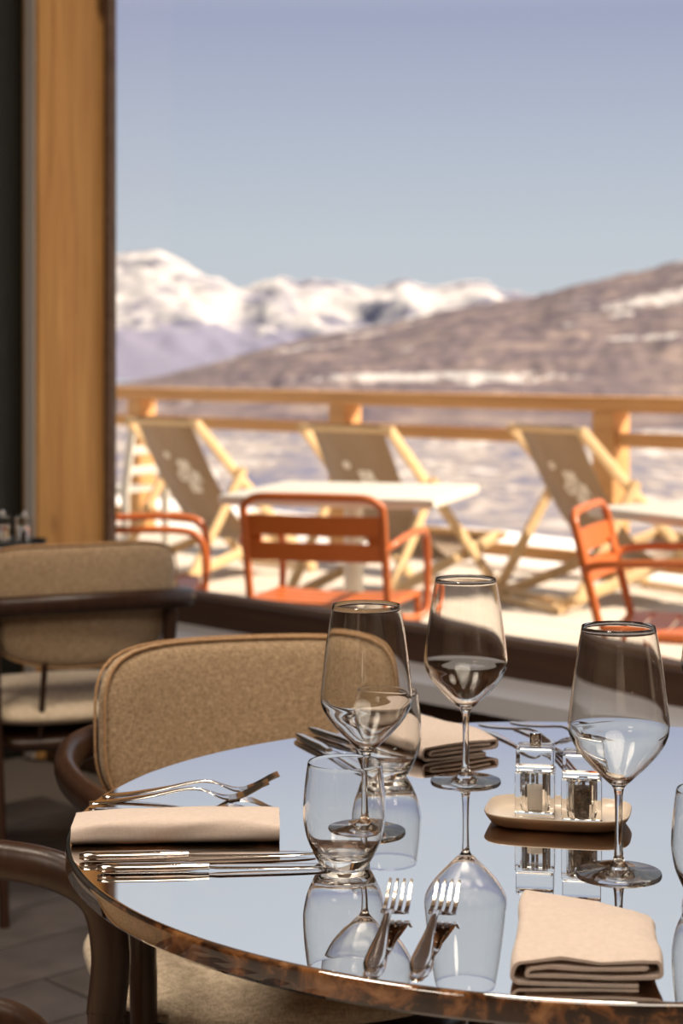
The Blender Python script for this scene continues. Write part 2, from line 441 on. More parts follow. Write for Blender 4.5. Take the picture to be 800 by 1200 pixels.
# ---- deckchairs
def build_deckchair():
    r = empty('deckchair')
    hw = .29
    A0, A1 = Vector((-.38, 0, .88)), Vector((.50, 0, .025))
    B0, B1 = Vector((-.52, 0, .025)), Vector((.55, 0, .30))
    C0, C1 = A0.lerp(A1, .36), Vector((-.44, 0, .05))
    sec = rect(.013, .026)
    for s in (-1, 1):
        sweep('back_rail', [A0 + Vector((0, s * hw, 0)), A1 + Vector((0, s * hw, 0))], sec, M['beech'], r, (0, 1, 0) if 0 else (0, 0, 1))
        sweep('seat_rail', [B0 + Vector((0, s * (hw - .035), 0)), B1 + Vector((0, s * (hw - .035), 0))], sec, M['beech'], r)
        sweep('prop', [C0 + Vector((0, s * (hw + .032), .05)), C1 + Vector((0, s * (hw + .032), 0))], sec, M['beech'], r)
    for nm, p, ww in (('head_bar', A0, hw + .02), ('foot_bar', A1, hw), ('front_bar', B1, hw + .01), ('rear_bar', B0, hw + .03), ('prop_bar', C1, hw + .045)):
        sweep(nm, [p + Vector((0, -ww, 0)), p + Vector((0, ww, 0))], .017, M['beech'], r)
    # hanging canvas
    pts = catmull([A0 + Vector((-.01, 0, .02)), A0 + Vector((.035, 0, -.05)), Vector((-.20, 0, .57)), Vector((-.02, 0, .33)), Vector((.18, 0, .20)), Vector((.38, 0, .20)), B1 + Vector((-.01, 0, -.02)), B1 + Vector((.015, 0, .018))], 5)
    v = []; f = []; n = len(pts)
    hs = hw - .052
    for q, sgn in ((0, 1), (1, -1)):
        for i, p in enumerate(pts):
            t = (pts[min(i + 1, n - 1)] - pts[max(i - 1, 0)]).normalized(); nn = Vector((-t.z, 0, t.x))
            for y in (-hs, -hs / 3, hs / 3, hs): v.append(p + nn * (.0012 * sgn) + Vector((0, y, 0)) - nn * (.0 if abs(y) == hs else .006))
    for q in (0, 1):
        for i in range(n - 1):
            for j in range(3):
                a = q * n * 4 + i * 4 + j; f.append((a, a + 1, a + 5, a + 4))
    for i in range(n - 1):
        for j in (0, 3):
            a = i * 4 + j; b = a + n * 4; f.append((a, a + 4, b + 4, b))
    sl = pydata('sling', v, f, M['sling'], r)
    # white print, read from behind the chair, in two lines with a small emblem above
    def word(txt, size, y, s):
        c = bpy.data.curves.new('lettering', 'FONT'); c.body = txt; c.size = size; c.align_x = 'LEFT'; c.space_character = 1.1; c.extrude = .0004; c.offset = .004
        o = bpy.data.objects.new('lettering', c); COL.objects.link(o)
        me = bpy.data.meshes.new_from_object(o); bpy.data.objects.remove(o)
        # place on the canvas: s = way down the back from the head bar
        a = Vector((-.345, 0, .83)); b = Vector((-.20, 0, .57)); t = (b - a).normalized()
        nrm = Vector((-t.z, 0, t.x)); nrm = nrm if nrm.x < 0 else -nrm
        org = a + t * s + nrm * .012 + Vector((0, y, 0))
        mx = Matrix(((0, -t.x, nrm.x), (-1, -t.y, nrm.y), (0, -t.z, nrm.z)))
        for q in me.vertices: q.co = mx @ Vector((q.co.x, q.co.y, q.co.z)) + org
        ob = link('lettering', me, M['print'], sl, False)
        if not me.materials: me.materials.append(M['print'])
        return ob
    word('o', .075, .10, .17)
    word('ER', .085, .015, .245)
    word('OUR', .085, .05, .315)
    word('ES', .085, -.015, .385)
    return r
def chair_at(o, right_px, D, side, **kw):     # right end of the head bar at its real place; side = unit vector along the bar, away
    R = Vector(((right_px - 400) / FPX * D, D, 0)); s = Vector((side[0], side[1], 0)).normalized()
    fwd = Vector((s.y, -s.x, 0))
    c = R + s * .31 + fwd * .38
    put(o, (c.x, c.y, 0), math.atan2(fwd.y, fwd.x), **kw)
dc = build_deckchair()
chair_at(dc, 232, 9.9, (-.70, .714), label='beech deckchair with brown canvas sling nearest the timber pillar, its printed back in full view', cat='deckchair', group='deckchairs on the terrace')
d2 = copy_tree(dc); chair_at(d2, 460, 8.95, (-.745, .667), label='middle beech deckchair half hidden behind the white terrace table', cat='deckchair', group='deckchairs on the terrace')
d3 = copy_tree(dc); chair_at(d3, 684, 8.85, (-.50, .86), label='beech deckchair standing in front of the railing post behind the orange side-on chair', cat='deckchair', group='deckchairs on the terrace')

# ---- painted metal armchairs
def build_armchair(m):
    r = empty('metal_armchair')
    hw = .235
    for s in (-1, 1):
        y = s * hw
        sweep('rear_leg', [(-.27, y, 0), (-.20, y, .44)], .012, m, r)
        sweep('front_leg', [(.25, y, 0), (.20, y, .42)], .012, m, r)
        yo = s * (hw + .028)
        arm = catmull([(-.255, s * hw, .61), (-.20, yo, .635), (0, yo, .645), (.17, yo, .64), (.225, yo, .605), (.24, yo, .53), (.235, yo, .42), (.205, yo, .355), (.13, s * hw, .345), (-.05, s * hw, .37)], 5)
        sweep('armrest', arm, .0125, m, r)
    bw = [(-.20, -hw, .42), (-.245, -hw, .60), (-.278, -hw, .735), (-.285, -hw + .012, .76), (-.290, -hw + .05, .779), (-.292, -.1, .782), (-.292, .1, .782), (-.290, hw - .05, .779), (-.285, hw - .012, .76), (-.278, hw, .735), (-.245, hw, .60), (-.20, hw, .42)]
    sweep('back_frame', catmull(bw, 4), .0135, m, r, (0, 1, 0))
    for z0, z1 in ((.570, .632), (.656, .722)):
        v = []; f = []
        for i in range(13):
            y = -hw + 2 * hw * i / 12; bow = -.02 * (1 - (y / hw) ** 2)
            for z, dx in ((z0, 0), (z1, 0), (z1, .006), (z0, .006)):
                v.append((-.238 - (z - .575) * .26 + bow + dx, y, z))
        for i in range(12):
            for q in range(4): f.append((i * 4 + q, i * 4 + (q + 1) % 4, i * 4 + 4 + (q + 1) % 4, i * 4 + 4 + q))
        f += [(0, 1, 2, 3), (51, 50, 49, 48)]
        pydata('back_slat', v, f, m, r, True, 30)
    # web at both ends joining the two slats
    for s in (-1, 1): box('slat_end', (-.252, s * (hw - .03), .65), (.006, .05, .05), m, r, mtx=Matrix.Rotation(-.25, 3, 'Y'))
    for k in range(5):
        x = -.17 + .085 * k
        v = []; f = []
        for i in range(9):
            y = -hw + 2 * hw * i / 8; z = .44 - .012 * (1 - (y / hw) ** 2) + (.0 if k < 4 else -.012)
            for dx, dz in ((-.038, 0), (.038, 0), (.038, -.006), (-.038, -.006)): v.append((x + dx, y, z + dz))
        for i in range(8):
            for q in range(4): f.append((i * 4 + q, i * 4 + (q + 1) % 4, i * 4 + 4 + (q + 1) % 4, i * 4 + 4 + q))
        f += [(0, 1, 2, 3), (35, 34, 33, 32)]
        pydata('seat_slat', v, f, m, r, True, 30)
    for s in (-1, 1): sweep('seat_rail', [(-.20, s * hw, .43), (.20, s * hw, .42)], .011, m, r)
    return r
ac = build_armchair(M['orange'])
put(ac, (-.02, 6.20, 0), math.atan2(.96, .27), 'red orange metal armchair seen from behind, pushed up to the white terrace table', 'chair', 'orange metal armchairs')
a2 = copy_tree(ac); put(a2, (-.72, 6.52, 0), math.atan2(.06, 1), 'orange metal armchair beside the timber pillar, only its arms and front legs showing', 'chair', 'orange metal armchairs')
a3 = copy_tree(ac); put(a3, (1.02, 5.46, 0), math.atan2(-.33, .94), 'orange metal armchair turned side on at the right with sunlit back slats', 'chair', 'orange metal armchairs')

# ---- white tables
def build_table(hx, round_=False):
    r = empty('terrace_table')
    bm = bmesh.new(); box_bm(bm, (0, 0, .722), (hx, hx, .036), None, .014)
    from_bm('table_top', bm, M['white_metal'], r)
    sweep('pedestal', [(0, 0, .03), (0, 0, .71)], ellipse(.036, .036, 16), M['white_metal'], r)
    lathe('base', [(0, .035), (.04, .034), (.21, .018), (.22, .008), (.22, 0), (0, 0)], M['white_metal'], r, 40, sharp=40)
    return r
t1 = build_table(.80)
put(t1, (.045, 6.86, 0), math.atan2(.96, .27), 'white square terrace table on one column, behind the red orange chair', 'table', 'white terrace tables')
t2 = copy_tree(t1); put(t2, (1.36, 5.95, 0), rad(30), 'white terrace table cut by the right edge, beyond the side-on orange chair', 'table', 'white terrace tables')

# ---- white ladder-back chair by the pillar
wc = tag(empty('garden_chair', (-1.33, 11.0, 0), rad(150)), 'white metal ladder-back garden chair behind the deckchair nearest the pillar', 'chair')
for s in (-1, 1):
    sweep('back_post', [(-.20, s * .2, 0), (-.19, s * .2, .44), (-.245, s * .2, .84)], rect(.014, .022), M['white_metal'], wc)
    sweep('front_leg', [(.22, s * .2, 0), (.2, s * .2, .44)], rect(.014, .02), M['white_metal'], wc)
for z in (.57, .69, .81): sweep('back_slat', [(-.19 - (z - .44) * .13, -.2, z), (-.19 - (z - .44) * .13, .2, z)], rect(.008, .024), M['white_metal'], wc)
for k in range(5): sweep('seat_slat', [(-.16 + .085 * k, -.21, .45), (-.16 + .085 * k, .21, .45)], rect(.034, .008), M['white_metal'], wc)

# ================================================================== ROOM SHELL
H = 3.9
fl = empty('floor', W(0, 0, 0), ROOM_ROT); fl['kind'] = 'structure'
box('grout_bed', (-.8, 1.0, -.03), (8.5, 9.6, .04), M['grout'], fl)
tme = None
TW, TL = .214, .86
for i in range(-2, 11):
    b = 2.63 + TW * (i - 4) + TW / 2 + .21
    for k in range(-4, 3):
        a = 2.06 + TL * k + (TL / 2 if (i % 2) else 0)
        if a + TL > 3.4 + TL * .3 or a < -2.2: continue
        if tme is None:
            o = box('tile', (0, 0, 0), (TL - .007, TW - .007, .02), M['tile'], fl, bev=.002); tme = o.data
        else:
            o = bpy.data.objects.new('tile', tme); COL.objects.link(o); o.parent = fl
        o.location = (a + TL / 2, b, -.0085 + random.uniform(-.0007, .0007))
def wall(name, a0, a1, b0, b1, z0, z1, m):
    c = W((a0 + a1) / 2, (b0 + b1) / 2, (z0 + z1) / 2)
    o = box(name, (0, 0, 0), (a1 - a0, b1 - b0, z1 - z0), m); o.location = c; o.rotation_euler = (0, 0, ROOM_ROT); o['kind'] = 'structure'; return o
wall('ceiling', -5, 3.55, -4, 5.5, H, H + .1, M['white_wall'])
wall('sun_blocker', 3.55, 6.5, -4, 18, H, H + .12, M['frame_brown'])  # unseen slab, added to keep direct sun off the pillar and ledge
wall('wall_back', -5.1, -5, -4, 5.5, 0, H, M['white_wall'])
wall('wall_right', -5, 3.5, -4.1, -4, 0, H, M['white_wall'])
wall('wall_left', -5, 3.36, 4.83, 4.93, 0, H, M['black'])
GP = 3.432
wall('wall_front', 3.36, 3.56, -4, 1.75, 0, H, M['frame_brown'])        # unseen wall right of the window, made solid to block the sun
wall('baseboard_front', 3.36, 3.46, 1.75, 4.83, 0, .445, M['frame_brown'])
ld = wall('trim_1', 3.156, 3.36, 1.75, 4.83, .405, .45, M['ledge']); 
wall('trim_2', 3.20, 3.36, 1.75, 4.83, 0, .405, M['frame_brown'])
# window with frame and pane
win = empty('window_1', W(0, 0, 0), ROOM_ROT); win['kind'] = 'structure'
box('bottom_frame', (3.40, 3.375, .487), (.08, 3.25, .085), M['frame_brown'], win)
box('sill', (3.415, 3.375, .534), (.06, 3.25, .010), M['frame_edge'], win)
box('top_frame', (3.41, 3.375, H - .05), (.12, 3.25, .1), M['frame_brown'], win)
box('side_frame', (3.432, 4.719, 2.19), (.028, .03, 3.3), M['frame_edge'], win)
box('pane', (GP, 3.23, 2.17), (.008, 2.95, 3.27), M['pane'], win)
# timber pillar: a deep fin standing square to the window wall
pil = empty('pillar', W(0, 0, 0), ROOM_ROT); pil['kind'] = 'structure'
box('beam', (3.297, 4.777, H / 2), (.246, .09, H), M['pine'], pil, bev=.004)
box('edge_strip', (3.171, 4.775, H / 2), (.006, .05, H), M['grey_metal'], pil)
# the next window bay, beyond the pillar
win2 = empty('window_2', W(0, 0, 0), ROOM_ROT); win2['kind'] = 'structure'

# ================================================================== INDOOR FURNITURE
def spline_closed(n, fn): return [fn(2 * pi * k / n) for k in range(n)]
def superdisc(a, b, e, rings=10, segs=56, foot=None):
    """2-D rings of a superellipse from centre outwards: list of rings of (x, y, rho)"""
    out = [[(0, 0, 0)]]
    for r in range(1, rings + 1):
        q = r / rings; q = 1 - (1 - q) ** 1.7
        ring = []
        for k in range(segs):
            t = 2 * pi * k / segs; c, s_ = cos(t), sin(t); ee = e if s_ > 0 or not foot else foot; d = (abs(c) ** ee + abs(s_) ** ee) ** (-1 / ee)
            ring.append((a * c * d * q, b * s_ * d * q, q))
        out.append(ring)
    return out
def pad(name, a, b, e, fmap, m, parent, thick, puff=.5, taper=None, foot=None):
    """a cushion: superellipse outline, two puffed faces, mapped to 3-D by fmap(x, y, h)"""
    R = superdisc(a, b, e, foot=foot); v = []; idx = []; f = []
    for side in (1, -1):
        rr = []
        for ring in R:
            ids = []
            for x, y, q in ring:
                h = side * thick * ((1 - puff) * (1 - q ** 14) ** .5 + puff * (1 - q ** 2.6))
                if taper: x = x * taper(y / b)
                ids.append(len(v)); v.append(fmap(x, y, h))
            rr.append(ids)
        idx.append(rr)
    for rr in idx:
        for r0, r1 in zip(rr, rr[1:]):
            n = len(r1)
            for k in range(n):
                if len(r0) == 1: f.append((r0[0], r1[k], r1[(k + 1) % n]))
                else: f.append((r0[k], r1[k], r1[(k + 1) % n], r0[(k + 1) % n]))
    n = len(idx[0][-1])
    for k in range(n): f.append((idx[0][-1][k], idx[1][-1][k], idx[1][-1][(k + 1) % n], idx[0][-1][(k + 1) % n]))
    bm = bmesh.new(); vs = [bm.verts.new(p) for p in v]
    for q in f: bm.faces.new([vs[i] for i in q])
    bmesh.ops.remove_doubles(bm, verts=bm.verts, dist=1e-5)
    return from_bm(name, bm, m, parent, True, None), [v[i] for i in idx[0][-1]]
def build_dining_chair():
    r = empty('dining_chair')
    # seat
    pad('seat', .245, .262, 2.7, lambda x, y, h: Vector((x - .01, y, .435 + h + .012 * (1 - (x / .25) ** 2))), M['seat_fabric'], r, .036, .55)
    pad('seat_frame', .225, .235, 2.7, lambda x, y, h: Vector((x - .01, y, .375 + h)), M['walnut'], r, .022, .05)
    # back: bowed panel, rounder and narrower towards its foot
    RB = .42
    def bmap(x, y, h):
        th = x / RB; rr = RB - h
        zz = .683 + y; lean = -.10 * (zz - .68)
        return Vector((-.262 + RB - rr * cos(th) + lean, rr * sin(th), zz))
    bk, edge = pad('backrest', .238, .138, 5.2, bmap, M['tan'], r, .023, .30, lambda t: 1 - .10 * max(0, -t) ** 1.6, 2.7)
    # two welt seams round the edge
    for off in (.011, -.011):
        pts = []
        for k in range(72):
            t = 2 * pi * k / 72; c, s_ = cos(t), sin(t); ee = 5.2 if s_ > 0 else 2.7; d = (abs(c) ** ee + abs(s_) ** ee) ** (-1 / ee)
            y = .137 * s_ * d; x = .237 * c * d * (1 - .10 * max(0, -s_ * d) ** 1.6)
            pts.append(bmap(x, y, off))
        sweep('piping', pts, .0022, M['piping'], bk, closed=True)
    # horseshoe arm rail: up from the front legs, back along the sides, round behind the back
    def half(s): return [(.20, s * .212, .50), (.205, s * .214, .57), (.19, s * .218, .628), (.14, s * .228, .656), (.06, s * .250, .664), (-.04, s * .272, .668), (-.13, s * .277, .674), (-.21, s * .255, .683), (-.268, s * .19, .69), (-.297, s * .10, .694)]
    path = catmull(half(-1) + [(-.306, 0, .695)] + half(1)[::-1], 5)
    sweep('arm_rail', path, ellipse(.0165, .022, 14, 2.4), M['walnut'], r, (0, 1, 0) if 0 else (1, 0, 0))
    for s in (-1, 1):
        sweep('front_leg', catmull([(.195, s * .205, 0), (.197, s * .208, .25), (.20, s * .212, .505)], 4), ellipse(.017, .021, 12, 2.6), M['walnut'], r, (1, 0, 0), scale=lambda t: (.68 + .32 * t, .68 + .32 * t))
        sweep('rear_leg', catmull([(-.29, s * .185, 0), (-.235, s * .19, .38), (-.252, s * .205, .68)], 4), ellipse(.016, .018, 12), M['walnut'], r, (1, 0, 0), scale=lambda t: (.7 + .3 * t, .7 + .3 * t))
        sweep('back_bracket', [(-.215, s * .09, .38), (-.262, s * .09, .56)], ellipse(.007, .007, 8), M['walnut'], r, (1, 0, 0))
    return r
ch = build_dining_chair()
put(ch, (-.075, 2.43, 0), math.atan2(-.974, .225), 'tan upholstered dining chair tucked in at the far left side of the marble table', 'chair', 'upholstered dining chairs')
c2 = copy_tree(ch); put(c2, (-.672, 4.30, 0), math.atan2(.92, -.40), 'upholstered dining chair at the farther table, walnut rail across the back of its backrest', 'chair', 'upholstered dining chairs')
c3 = copy_tree(ch); put(c3, (-.462, 1.83, 0), 0.0, 'dining chair at the near left of the marble table, only its dark walnut arms showing', 'chair', 'upholstered dining chairs')

# ---- round marble table
def build_round_table(R, m):
    r = empty('dining_table')
    e = .0045; th = .022
    prof = [(0, TZ)] + [(R * k / 8, TZ) for k in range(1, 8)] + [(R - e - .0015, TZ), (R - e, TZ)]
    prof += [(R - e + e * sin(pi / 2 * k / 5), TZ - e + e * cos(pi / 2 * k / 5)) for k in range(1, 6)]
    prof += [(R, TZ - th + .003), (R - .003, TZ - th), (0, TZ - th)]
    lathe('table_top', prof, m, r, 160, sharp=30)
    lathe('column', [(0, .72), (.10, .72), (.10, .71), (.032, .69), (.03, .06), (0, .06)], M['black'], r, 32, sharp=40)
    lathe('base', [(0, .06), (.03, .06), (.06, .03), (.24, .014), (.245, 0), (0, 0)], M['black'], r, 48, sharp=40)
    return r
TC = Vector((.2526, 1.8956, 0)); TR = .532
tb = build_round_table(TR, M['marble']); put(tb, TC, 0, 'round brown marble table with polished mirror top, laid for a meal', 'table')
tb2 = build_round_table(.42, M['ledge']); put(tb2, (-1.17, 4.62, 0), 0, 'pale round table beyond the farther chair at the left edge', 'table')

# ---- stemmed wine glasses
def build_wine_glass():
    r = empty('wine_glass')
    oi = catmull([(.0040, 0, .0745), (.0058, 0, .0810), (.0125, 0, .0875), (.0245, 0, .0990), (.0365, 0, .1125), (.0445, 0, .1255), (.0470, 0, .1360), (.0462, 0, .1490), (.0430, 0, .1760), (.0388, 0, .2050), (.0342, 0, .2307)], 5)
    outer = [(p.x, p.z) for p in oi]
    ii = catmull([(.03385, 0, .2307), (.0382, 0, .2050), (.0422, 0, .1760), (.0453, 0, .1490), (.0461, 0, .1360), (.0432, 0, .1265), (.0352, 0, .1140), (.0230, 0, .1008), (.0110, 0, .0900), (.0040, 0, .0865)], 5)
    inner = [(p.x, p.z) for p in ii] + [(0, .0858)]
    lathe('bowl', outer + [(.03405, .2309)] + inner, M['glass'], r, 72, sharp=48)
    st = catmull([(.0085, 0, .0080), (.0055, 0, .0125), (.0042, 0, .0200), (.0036, 0, .0350), (.0034, 0, .0500), (.0036, 0, .0650), (.0040, 0, .0745)], 5)
    lathe('stem', [(p.x, p.z) for p in st], M['glass'], r, 32)
    ft = catmull([(.0395, 0, .0022), (.0300, 0, .0030), (.0180, 0, .0046), (.0120, 0, .0062), (.0085, 0, .0080)], 4)
    lathe('foot', [(0, .0004), (.0385, .0002), (.0400, .0010)] + [(p.x, p.z) for p in ft], M['glass'], r, 72, sharp=60)
    return r
wg = build_wine_glass()
spots = [((.0251, 1.859), 'wine glass by the left tumblers, standing behind the nearest tumbler'),
         ((.1408, 2.081), 'tall wine glass in front of the far folded napkin'),
         ((.2580, 1.7086), 'wine glass in front of the salt and pepper tray'),
         ((.4280, 2.055), 'wine glass cut off by the right edge, just the side of its bowl showing')]
for i, (p, lb) in enumerate(spots):
    o = wg if i == 0 else copy_tree(wg)
    put(o, (p[0], p[1], TZ), random.random(), 'clear ' + lb, 'wine glass', 'wine glasses')
def build_tumbler():
    oo = catmull([(.0225, 0, .0012), (.0250, 0, .0045), (.0292, 0, .0120), (.0355, 0, .0265), (.0388, 0, .0420), (.0393, 0, .0520), (.0385, 0, .0680), (.0368, 0, .0840), (.0349, 0, .0975)], 5)
    ii = catmull([(.0338, 0, .0982), (.0357, 0, .0840), (.0374, 0, .0680), (.0382, 0, .0520), (.0376, 0, .0420), (.0338, 0, .0265), (.0262, 0, .0140), (.0180, 0, .0105), (.0080, 0, .0098)], 5)
    return lathe('water_tumbler', [(0, .0025), (.0170, .0022), (.0205, .0006)] + [(p.x, p.z) for p in oo] + [(.0344, .0985)] + [(p.x, p.z) for p in ii] + [(0, .0097)], M['glass'], None, 72, sharp=48)
tm = build_tumbler()
put(tm, (.0028, 1.737, TZ), 0, 'clear stemless tumbler nearest the camera beside the left knives', 'tumbler', 'stemless tumblers')
for p, lb in (((.0525, 2.106, TZ), 'clear stemless tumbler half hidden behind the left wine glass'), ((.331, 1.622, TZ), 'clear stemless tumbler cut by the right edge near the front napkin'),
              ((-.925, 4.60, TZ), 'small tumbler on the pale table at the left edge')):
    o = tm.copy(); COL.objects.link(o); put(o, p, 0, lb, 'tumbler', 'stemless tumblers')

# ---- cutlery
def strip(name, stations, m, parent, sharp=60):
    """stations: (x, z, half width, half thickness)"""
    v = []; f = []; K = 10
    for x, z, hw_, ht in stations:
        for k in range(K):
            t = 2 * pi * k / K; c, s_ = cos(t), sin(t)
            v.append((x, hw_ * abs(c) ** .7 * (1 if c > 0 else -1), z + ht * abs(s_) ** .8 * (1 if s_ > 0 else -1)))
    n = len(stations)
    for i in range(n - 1):
        for k in range(K): f.append((i * K + k, i * K + (k + 1) % K, i * K + K + (k + 1) % K, i * K + K + k))
    f += [tuple(range(K)), tuple(range((n - 1) * K, n * K))]
    return pydata(name, v, f, m, parent, True, sharp)
def zc(x):
    return interp([(0, .0028), (.03, .0045), (.07, .0095), (.100, .0150), (.115, .0160), (.128, .0125), (.140, .0055), (.150, .0035), (.160, .0048), (.175, .0115), (.192, .0215)], x)
def smooth_zc(x): return sum(zc(x + d) for d in (-.008, -.004, 0, .004, .008)) / 5
def build_fork():
    r = empty('fork')
    wid = [(0, .0026), (.004, .0055), (.015, .0076), (.030, .0080), (.055, .0062), (.085, .0036), (.110, .0029), (.125, .0040), (.135, .0085), (.143, .0114), (.150, .0122)]
    xs = [0, .002, .004, .008] + [.015 + .007 * k for k in range(16)] + [.126, .130, .134, .138, .143, .150]
    strip('handle', [(x, max(smooth_zc(x), .0016), interp(wid, x), .0011 if x > .12 else .0016) for x in xs], M['steel'], r)
    for k in range(4):
        y0 = -.0098 + .00653 * k; v = []; f = []
        xs2 = [.149, .158, .167, .176, .185, .193]
        for i, x in enumerate(xs2):
            h = .0024 - .0011 * i / 5; y = y0 * (1 - .04 * i / 5); z = max(smooth_zc(x), .0016)
            v += [(x, y - h, z - .0009), (x, y + h, z - .0009), (x, y + h * .8, z + .0009), (x, y - h * .8, z + .0009)]
        for i in range(5):
            for q in range(4): f.append((i * 4 + q, i * 4 + (q + 1) % 4, i * 4 + 4 + (q + 1) % 4, i * 4 + 4 + q))
        f += [(0, 1, 2, 3), (23, 22, 21, 20)]
        pydata('tine', v, f, M['steel'], r, True, 50)
    return r
def build_knife():
    r = empty('table_knife')
    hs = [(0, .0024), (.0015, .0050), (.006, .0068), (.02, .0078), (.05, .0082), (.08, .0074), (.095, .0062), (.104, .0052)]
    strip('handle', [(x, .0042, wd, .0040 if .003 < x < .09 else .0028) for x, wd in hs], M['steel'], r)
    bl = [(.100, .0045), (.106, .0062), (.112, .0085), (.14, .0092), (.18, .0092), (.205, .0080), (.218, .0055), (.226, .0018)]
    strip('blade', [(x, .0038 - .012 * (x - .1), wd, .0009) for x, wd in bl], M['steel'], r)
    return r
def lay(o, p, q, label, cat, group, L=.19):
    d = Vector((q[0] - p[0], q[1] - p[1])); put(o, (p[0], p[1], TZ + .0004), math.atan2(d.y, d.x), label, cat, group)
fk = build_fork(); FG = 'forks on the marble table'
P = lambda x, y, z=0: T(x, y, z)
forks = [(P(120, 937), P(320, 929), 'steel fork behind the rolled napkin, farther of that pair'),
         (P(104, 945), P(328, 938), 'steel fork lying against the back of the rolled napkin'),
         (P(433, 1143), P(467, 1040, .018), 'steel fork in the middle of the table, left of the two with tines away'),
         (P(487, 1144), P(527, 1032, .018), 'steel fork in the middle of the table, right of the two with tines away'),
         (Vector((.18, 2.389, 0)), Vector((.2665, 2.247, 0)), 'steel fork beyond the salt shaker with its handle end beside the far napkin'),
         (Vector((.222, 2.402, 0)), Vector((.309, 2.263, 0)), 'steel fork at the far rim of the table, beyond the salt and pepper')]
for i, (p, q, lb) in enumerate(forks):
    o = fk if i == 0 else copy_tree(fk); lay(o, p, q, lb, 'fork', FG)
kn = build_knife(); KG = 'knives on the marble table'
knives = [(P(93, 1009), P(370, 1003), 'steel table knife in front of the rolled napkin, nearer to the napkin'),
          (P(114, 1023), P(378, 1018), 'steel table knife in front of the rolled napkin, nearer to the camera'),
          (Vector((-.0562, 2.32, 0)), Vector((.02, 2.141, 0)), 'steel table knife behind the left wine glass, nearer of the pair at the tan chair'),
          (Vector((-.041, 2.356, 0)), Vector((.0168, 2.263, 0)), 'steel table knife at the tan chair, the one closer to the far napkin')]
for i, (p, q, lb) in enumerate(knives):
    o = kn if i == 0 else copy_tree(kn); lay(o, p, q, lb, 'knife', KG)

# ---- folded napkins
def napkin(c00, c10, c11, c01, h, turns, label, seed, slope=0.0):
    """spiral fold seen at the c00-c10 end, running towards c01-c11"""
    w_ = (Vector(c10) - Vector(c00)).length
    th = .0019; pitch = h * .46; line = []
    hw_ = w_ / 2
    n = int(turns * 28)
    for i in range(n + 1):
        a = -pi / 2 - 2 * pi * turns * (1 - i / n) - .0
        q = 1 - i / n
        Rr = max(.0022, (h / 2 - th) - pitch * q * turns * .55)
        cx = hw_ - Rr - th - .010 * q * turns
        ca = math.copysign(abs(cos(a)) ** .7, cos(a)); sa_ = math.copysign(abs(sin(a)) ** .7, sin(a))
        line.append(Vector((cx * max(-1, min(1, cos(a) * 2.6)) * .985 + Rr * ca, 0, h / 2 + Rr * sa_)))
    line.append(Vector((hw_ * .55, 0, th)))
    x0 = min(p.x for p in line); x1 = max(p.x for p in line)
    pts = [Vector((-hw_ + 2 * hw_ * (p.x - x0) / (x1 - x0), 0, p.z)) for p in line]
    up_, lo = [], []
    for i, p in enumerate(pts):
        t = (pts[min(i + 1, len(pts) - 1)] - pts[max(i - 1, 0)]).normalized(); nn = Vector((-t.z, 0, t.x))
        up_.append(p + nn * th * .8); lo.append(p - nn * th * .8)
    ringp = up_ + lo[::-1]; K = len(ringp); Ms = 22; v = []; f = []
    A, B, C, D = (Vector((*c[:2], 0)) for c in (c00, c10, c11, c01))
    for j in range(Ms + 1):
        t = j / Ms
        for i, p in enumerate(ringp):
            s = p.x / w_ + .5
            base = (A * (1 - s) + B * s) * (1 - t) + (D * (1 - s) + C * s) * t
            zf = p.z / h
            wob = noise.noise(Vector((s * 3.2, t * 2.3, seed))) * .0062 + noise.noise(Vector((s * 6, t * 5 + s * 4, seed + 4))) * .0022
            z = max(.0004, p.z * (1 - .16 * (2 * t - 1) ** 4 - slope * t) + wob * zf + .002 * zf * sin(pi * t))
            side = noise.noise(Vector((t * 4, zf * 2, seed + 9))) * .0022
            d = (B - A).normalized()
            v.append(base + d * side * (1 if s > .5 else -1) + Vector((0, 0, TZ + z)))
    for j in range(Ms):
        for i in range(K):
            q = (i + 1) % K; f.append((j * K + i, j * K + q, j * K + K + q, j * K + K + i))
    f += [tuple(range(K)), tuple(range(Ms * K, Ms * K + K))]
    cc = (A + B + C + D) / 4
    o = pydata('napkin', [Vector(p) - Vector((cc.x, cc.y, TZ)) for p in v], f, M['napkin'], None, True, 60)
    put(o, (cc.x, cc.y, TZ), 0, label, 'napkin', 'folded cloth napkins'); return o
napkin((-.2660, 1.803), (-.2710, 1.878), (-.0640, 1.886), (-.0610, 1.812), .026, 1.55, 'peach cloth napkin rolled lengthwise between forks and knives at the left', 3.3)
napkin((.1305, 1.402), (.2440, 1.396), (.2550, 1.520), (.1580, 1.598), .031, 1.6, 'peach cloth napkin folded square at the near right edge of the table', 7.7, .08)
napkin((.0965, 2.175), (.1900, 2.232), (.0980, 2.395), (.0080, 2.335), .026, 1.6, 'peach cloth napkin behind the middle wine glass at the far side', 12.1, .1)

